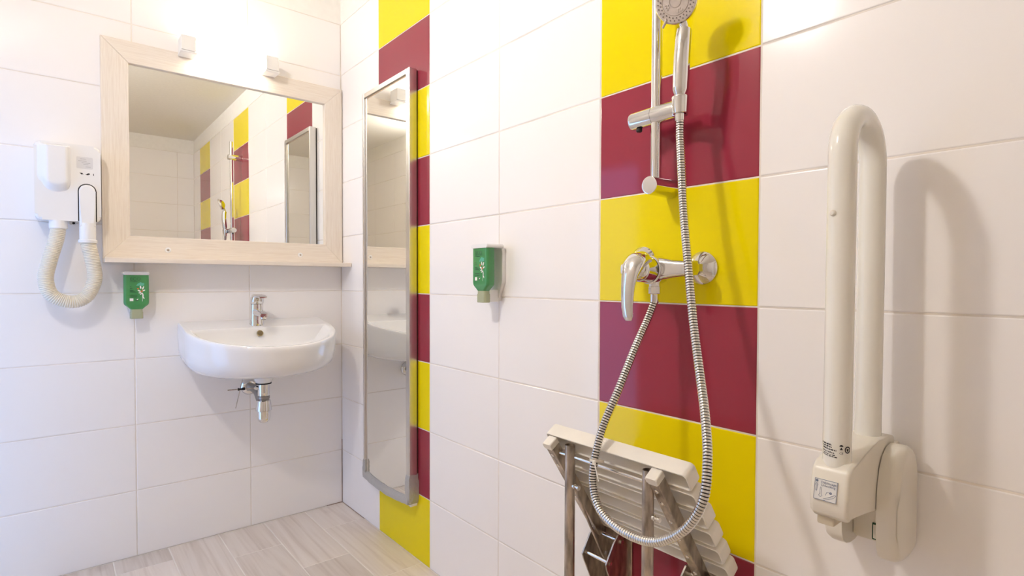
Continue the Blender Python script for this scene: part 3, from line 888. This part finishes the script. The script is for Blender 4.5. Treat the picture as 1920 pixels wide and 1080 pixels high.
# lever: dome over the cartridge that runs down into a curved tongue
lev = [((-0.100, MZ + 0.010), 0.020, 0.012), ((-0.112, MZ + 0.016), 0.024, 0.018), ((-0.126, MZ + 0.012), 0.0255, 0.019), ((-0.139, MZ + 0.000), 0.0235, 0.016), ((-0.147, MZ - 0.016), 0.0195, 0.0115), ((-0.1520, MZ - 0.036), 0.0165, 0.0085), ((-0.1545, MZ - 0.058), 0.0150, 0.0070), ((-0.1545, MZ - 0.080), 0.0138, 0.0060), ((-0.1520, MZ - 0.099), 0.0122, 0.0050), ((-0.1500, MZ - 0.107), 0.0080, 0.0030)]
rings = []
for i, ((x, z), w, t) in enumerate(lev):
    a = lev[max(i - 1, 0)][0]; b = lev[min(i + 1, len(lev) - 1)][0]
    tg = Vector((b[0] - a[0], 0, b[1] - a[1])).normalized()
    nn = Vector((0, 1, 0)).cross(tg)
    rings.append([Vector((x, -1.800, z)) + Vector((0, 1, 0)) * w * math.cos(2 * math.pi * k / 28) + nn * t * math.sin(2 * math.pi * k / 28) for k in range(28)])
part('lever', loft(rings), MT['chrome'], mx, ang=60)
part('lever_cap', lathe((-0.100, -1.800, MZ - 0.003), (-1, 0, 0), [(0, 0.0262), (0.012, 0.0258), (0.024, 0.023), (0.034, 0.016), (0.038, 0.006)], 36), MT['chrome'], mx, ang=60)
part('outlet', lathe((-0.072, -1.806, 1.0225), (0, 0, 1), [(0, 0.0105), (0.001, 0.0125), (0.014, 0.0125), (0.016, 0.0115), (0.034, 0.0125)], 8), MT['chrome'], mx, ang=25)

# ------------------------------------------------------------------ folding shower seat
st = thing('shower_bench', 'fold-up shower bench with white plastic slats and worn steel legs', 'shower bench', (-0.1, -1.78, 0.25))
HX, HZ = -0.030, 0.450
sd = Vector((-0.5547, 0, 0.8320)); nd = Vector((-0.8320, 0, -0.5547)); yd = Vector((0, 1, 0))
def SP(a, b, c):   # a along y, b up the seat, c towards the room
    return Vector((HX, a, HZ)) + sd * b + nd * c
sy0, sy1 = -1.968, -1.612
for i in range(6):
    b1 = 0.3135 - i * 0.0505
    b0 = b1 - 0.0425
    rings = []
    for ins, c in ((0.004, -0.0330), (0.001, -0.0320), (0.0, -0.0290), (0.0, -0.003), (0.0010, -0.0008), (0.0030, -0.0005), (0.0044, -0.002), (0.0050, -0.0265), (0.0060, -0.0280)):
        rings.append([SP(a, b, c) for a, b in rrect(sy0 + ins, sy1 - ins, b0 + ins, b1 - ins, 0.009 - ins * 0.8, 4)])
    part('slat', loft(rings), MT['slat'], st, ang=50)
for y in (-1.907, -1.634):
    rl = part('side_rail', prism([(y - 0.011, 0.010), (y + 0.011, 0.010), (y + 0.011, 0.292), (y - 0.011, 0.292)], SP, 0.0, 0.022, 0.0012, 1), MT['steel'], st)
    part('end_cap', prism(rrect(y - 0.0125, y + 0.0125, 0.2925, 0.3085, 0.003), SP, -0.0004, 0.0245, 0.004, 2), MT['slat'], rl, label='white plastic end cap')
    for i in range(6):
        b = 0.292 - i * 0.0505
        if b > 0.285:
            b -= 0.018
        part('bolt', lathe(SP(y, b, 0.0222), nd, [(0, 0.0045), (0.0012, 0.0045), (0.0018, 0.003), (0.0010, 0.0022)], 14), MT['chrome_soft'], rl)
rp = SP(0, 0.276, 0.011)
part('pivot_rod', tube([(rp.x, -1.905, rp.z), (rp.x, -1.628, rp.z)], 0.0042, 14), MT['chrome_soft'], st)
for y in (-1.682, -1.884):
    lg = part('leg', lathe((rp.x - 0.003, y, 0.27), (0, 0, 1), [(0, 0.011), (0.428, 0.011), (0.4285, 0.0095), (0.424, 0.0095)], 24), MT['steel'], st)
    part('foot', lathe((rp.x - 0.003, y, 0.25), (0, 0, 1), [(0, 0.0135), (0.004, 0.0145), (0.026, 0.0130), (0.0265, 0.0112)], 20), MT['rubber'], lg)
    bo_ = lathe((rp.x - 0.003, y - 0.0108, 0.612), (0, -1, 0), [(0, 0.0055), (0.004, 0.0055), (0.005, 0.003), (0.012, 0.003), (0.0122, 0.005), (0.016, 0.005)], 14)
    part('bolt', bo_, MT['chrome_soft'], lg)
# stay rod and wall brackets
part('stay_rod', tube(spline([(-0.165, -1.655, 0.612), (-0.120, -1.655, 0.525), (-0.066, -1.655, 0.425), (-0.055, -1.655, 0.402), (-0.047, -1.655, 0.400), (-0.043, -1.655, 0.410)], 0.01), 0.0032, 10), MT['steel'], st)
for yc in (-1.655, -1.905):
    bk = part('wall_bracket', rbox(-0.006, -0.0006, yc - 0.045, yc + 0.045, 0.30, 0.462, 0.001, 1), MT['steel'], st)
    for s in (-1, 1):
        y = yc + s * 0.036
        part('bracket_cheek', prism([(-0.006, 0.458), (-0.045, 0.462), (-0.062, 0.445), (-0.088, 0.405), (-0.084, 0.392), (-0.045, 0.310), (-0.006, 0.305)], lambda a, b, c: Vector((a, c, b)), y - 0.0018, y + 0.0018), MT['steel'], bk)
    part('hinge_pin', tube([(HX - 0.006, yc - 0.042, HZ - 0.006), (HX - 0.006, yc + 0.042, HZ - 0.006)], 0.005, 12), MT['chrome_soft'], bk)
    part('latch_pin', tube([(-0.074, yc - 0.040, 0.405), (-0.074, yc + 0.042, 0.405)], 0.0045, 12), MT['chrome_soft'], bk)

zt = thing('cable_tie', 'white cable tie round the shower hose at the seat', 'cable tie', (-0.22, -1.778, 0.66))
bm = bmesh.new()
rings = []
for k in range(20):
    a = 2 * math.pi * k / 20
    c = Vector((-0.2185, -1.7785, 0.694)); 
    dirv = Vector((math.cos(a) * 0.0175, math.sin(a) * 0.0105, -math.cos(a) * 0.004))
    p = c + dirv
    rd = dirv.normalized()
    rings.append([p + rd * q + Vector((0, 0, 1)) * w for q, w in ((-0.0006, -0.0022), (0.0006, -0.0022), (0.0006, 0.0022), (-0.0006, 0.0022))])
loft(rings + [rings[0]], False, False, bm)
part('tie_loop', bm, MT['slat'], zt)
part('tie_head', rbox(-0.241, -0.235, -1.792, -1.785, 0.692, 0.700, 0.001, 1), MT['slat'], zt)
part('tie_tail', tube(spline([(-0.238, -1.789, 0.698), (-0.240, -1.794, 0.688), (-0.241, -1.803, 0.664)], 0.004), 0.0016, 8, su=1.4, sv=0.6), MT['slat'], zt)

# ------------------------------------------------------------------ fold-up grab rail
gb = thing('grab_rail', 'ivory fold-up grab rail standing upright on its wall hinge', 'grab rail', (-0.08, -2.2, 0.60))
GY = -2.2010
d1, d2 = 0.060, 0.182
rr_ = (d2 - d1) / 2
zt_ = 1.292 - rr_
path = [(-d2 - 0.004, GY, 0.765), (-d2 - 0.002, GY, 0.95), (-d2, GY, zt_ - 0.03)]
path = [Vector(p) for p in path]
for k in range(0, 25):
    a = math.pi * k / 24
    path.append(Vector((-(d1 + d2) / 2 - rr_ * math.cos(a), GY, zt_ + rr_ * math.sin(a))))
path += [Vector((-d1, GY, zt_ - 0.03)), Vector((-d1 - 0.002, GY, 0.95)), Vector((-d1 - 0.004, GY, 0.780))]
part('bar', tube(path, 0.0183, 36), MT['tube_white'], gb, ang=60)
part('plug', lathe((-d2 - 0.0155, GY + 0.004, 1.146), (-1, 0.25, 0), [(0, 0.0045), (0.0045, 0.0045), (0.006, 0.003)], 16), MT['cream'], gb)
# hinge block
side = [(-0.020, 0.700), (-0.060, 0.702), (-0.150, 0.722), (-0.205, 0.716), (-0.2145, 0.724), (-0.2170, 0.745), (-0.2100, 0.782), (-0.198, 0.794), (-0.150, 0.8005), (-0.090, 0.8110), (-0.045, 0.812), (-0.020, 0.806)]
part('hinge_block', prism(side, lambda a, b, c: Vector((a, GY + c, b)), -0.0250, 0.0250, 0.006, 3, both=True), MT['cream'], gb, ang=50)
part('release_tab', rbox(-0.204, -0.172, GY - 0.004, GY + 0.019, 0.703, 0.722, 0.003, 2), mat('tab_grey', (0.60, 0.53, 0.40), 0.4), gb, label='greyish release tab')
# wall plate and two rounded cheeks
cyi = GY - 0.0258
part('wall_plate', prism(rrect(GY - 0.0255, GY + 0.0255, 0.636, 0.794, 0.004), RW, 0.0008, 0.040, 0.002, 1), MT['cream'], gb)
def cheek_profile(k):
    raw = [(0.0008, 0.640), (0.012, 0.630), (0.035, 0.6250), (0.060, 0.6255), (0.082, 0.630), (0.096, 0.638), (0.1035, 0.652), (0.1065, 0.680), (0.1065, 0.715), (0.1035, 0.745), (0.096, 0.770), (0.084, 0.787), (0.066, 0.797), (0.046, 0.8000), (0.028, 0.796), (0.014, 0.785), (0.005, 0.768), (0.0008, 0.750)]
    return [(max(0.0008, d * k), z) for d, z in raw]
def cheek(y_in, y_out, k):
    return prism(cheek_profile(k), lambda a, b, c: Vector((-a, c, b)), y_in, y_out, 0.0125, 5)
part('side_cheek', cheek(GY - 0.0262, GY - 0.0262 - 0.0270, 1.0), MT['cream'], gb, ang=60)
part('side_cheek', cheek(GY + 0.0262, GY + 0.0262 + 0.0290, 0.84), MT['cream'], gb, ang=60)
part('slot_latch', prism([(GY - 0.022, 0.640), (GY - 0.003, 0.640), (GY - 0.003, 0.662), (GY - 0.012, 0.662), (GY - 0.012, 0.667), (GY - 0.022, 0.667)], RW, 0.039, 0.0412), MT['cream'], gb)
bm = bmesh.new()
for a0, a1, b0, b1 in ((GY - 0.024, GY - 0.002, 0.6625, 0.6650), (GY - 0.0030, GY - 0.0018, 0.640, 0.6635), (GY - 0.024, GY - 0.002, 0.6385, 0.6400), (GY - 0.0125, GY - 0.0105, 0.665, 0.669)):
    rbox(-0.0418, -0.039, a0, a1, b0, b1, 0, 1, bm)
part('latch_outline', bm, MT['green_dark'], gb)
# sticker on the block's front
so = Vector((-0.2158, GY + 0.003, 0.7545))
sup = Vector((0.007, 0, 0.037)).normalized()
srt = Vector((0, -1, 0))
sn = Vector((-1, 0, 0.19)).normalized()
def STK(a, b, c):
    return so + srt * a * 0.76 + sup * b * 0.76 + sn * c
sk = part('sticker', prism([(-0.0195, -0.0155), (0.0195, -0.0155), (0.0195, 0.0225), (-0.0195, 0.0225)], STK, -0.0006, 0.0010), MT['sticker'], gb, label='unlocking sticker with blue outline')
bm = bmesh.new()
def sline(pts, w=0.0006):
    for (a0, b0), (a1, b1) in zip(pts[:-1], pts[1:]):
        dx, dy = a1 - a0, b1 - b0
        L = math.hypot(dx, dy) or 1
        px, py = -dy / L * w / 2, dx / L * w / 2
        bm.faces.new([bm.verts.new(STK(a, b, 0.0013)) for a, b in ((a0 + px, b0 + py), (a1 + px, b1 + py), (a1 - px, b1 - py), (a0 - px, b0 - py))])
sline([(-0.0190, -0.0150), (0.0190, -0.0150), (0.0190, 0.0220), (-0.0190, 0.0220), (-0.0190, -0.0150)], 0.0007)
sline([(-0.0165, 0.000), (-0.0165, 0.010), (-0.0180, 0.010), (-0.0155, 0.014), (-0.0130, 0.010), (-0.0145, 0.010), (-0.0145, 0.000), (-0.0165, 0.000)])
sline([(-0.009, 0.008), (-0.009, -0.004), (-0.011, -0.007), (-0.008, -0.010), (-0.005, -0.007), (-0.007, -0.004), (-0.007, 0.008)])
sline([(-0.003, -0.0125), (0.013, -0.0035), (0.015, -0.001), (0.018, -0.001), (0.0165, -0.004), (0.0145, -0.0065), (-0.001, -0.0145)])
sline([(0.001, -0.005), (0.002, 0.000), (0.006, 0.0015)])
for cx, cy in ((-0.0155, 0.0180), (0.009, 0.0005)):
    bm.faces.new([bm.verts.new(STK(cx + 0.0022 * math.cos(2 * math.pi * k / 12), cy + 0.0022 * math.sin(2 * math.pi * k / 12), 0.0013)) for k in range(12)])
part('sticker_drawing', bm, MT['print_blue'], sk)
for ch, cx, cy in (('1', -0.0155, 0.0180), ('2', 0.009, 0.0005)):
    text_part('step_number', ch, 0.0024, STK(cx, cy - 0.0011, 0.0016), srt, sup, MT['print_white'], sk, align='CENTER')
text_part('sticker_text', 'Déblocage', 0.0047, STK(-0.0085, 0.0150, 0.0013), srt, sup, MT['print_blue'], sk)
text_part('sticker_text', 'Unlocking', 0.0047, STK(-0.0085, 0.0098, 0.0013), srt, sup, MT['print_blue'], sk)
# print on the outer tube
rdir = Vector((-0.80, -0.60, 0)).normalized()
def tube_text(s, size, ang0, z):
    x = ang0
    cu = bpy.data.curves.new('tube_print', 'FONT'); cu.body = s; cu.size = size; cu.resolution_u = 1
    t = bpy.data.objects.new('tube_print', cu); COL.objects.link(t)
    me = bpy.data.meshes.new_from_object(t.evaluated_get(bpy.context.evaluated_depsgraph_get()))
    bpy.data.objects.remove(t)
    cxx, cyy = -d2 - 0.0035, GY
    rad_ = 0.0186
    for v in me.vertices:
        a = ang0 + v.co.x / rad_
        v.co = Vector((cxx + rad_ * math.cos(a), cyy + rad_ * math.sin(a), z + v.co.y)) - wpos(gb)
    me.materials.clear(); me.materials.append(MT['print_black'])
    o = bpy.data.objects.new('tube_print', me); COL.objects.link(o); o.parent = gb
    return o
A0 = math.radians(127)
tube_text('CE', 0.0046, A0 + 1.40, 0.8080)
def tube_shape(name, pts2, z0, a0):
    bm = bmesh.new()
    cxx, cyy, rad_ = -d2 - 0.0035, GY, 0.0187
    for poly in pts2:
        bm.faces.new([bm.verts.new((cxx + rad_ * math.cos(a0 + a / rad_), cyy + rad_ * math.sin(a0 + a / rad_), z0 + b)) for a, b in poly])
    return part(name, bm, MT['print_black'], gb)
ringp = []
for k in range(20):
    t0, t1 = 2 * math.pi * k / 20, 2 * math.pi * (k + 1) / 20
    ringp.append([(0.0043 * math.cos(t0), 0.0050 * math.sin(t0)), (0.0043 * math.cos(t1), 0.0050 * math.sin(t1)), (0.0029 * math.cos(t1), 0.0034 * math.sin(t1)), (0.0029 * math.cos(t0), 0.0034 * math.sin(t0))])
tube_shape('recycling_mark', ringp + [[(-0.0017, 0.0014), (0.0017, 0.0014), (0.0008, -0.0022), (-0.0008, -0.0022)]], 0.8145, A0 + 2.02)
tube_shape('warning_mark', [[(-0.0020, 0.0), (0.0020, 0.0), (0.0, 0.0036)]] + [[(-0.0028, 0.0046), (0.0028, 0.0046), (0.0016, 0.0064), (0.0, 0.0072), (-0.0016, 0.0064)]], 0.8145, A0 + 1.55)
# print too small to read: short strokes along sloping lines
rnd = random.Random(4)
strokes = []
for ln, (z0, width, hh) in enumerate(((0.0165, 0.0145, 0.0024), (0.0135, 0.0150, 0.0018), (0.0100, 0.0205, 0.0024), (0.0062, 0.0180, 0.0018), (0.0032, 0.0195, 0.0013), (0.0008, 0.0215, 0.0013))):
    a = 0.0 if ln else -0.002
    while a < width:
        w = rnd.uniform(0.0010, 0.0034)
        g = rnd.uniform(0.0005, 0.0011)
        b = z0 - a * 0.10
        strokes.append([(a, b), (min(a + w, width), b - 0.0002), (min(a + w, width), b + hh * rnd.uniform(0.5, 1.0)), (a, b + hh * rnd.uniform(0.6, 1.0))])
        a += w + g
tube_shape('small_print', strokes, 0.8035, A0 + 0.12)
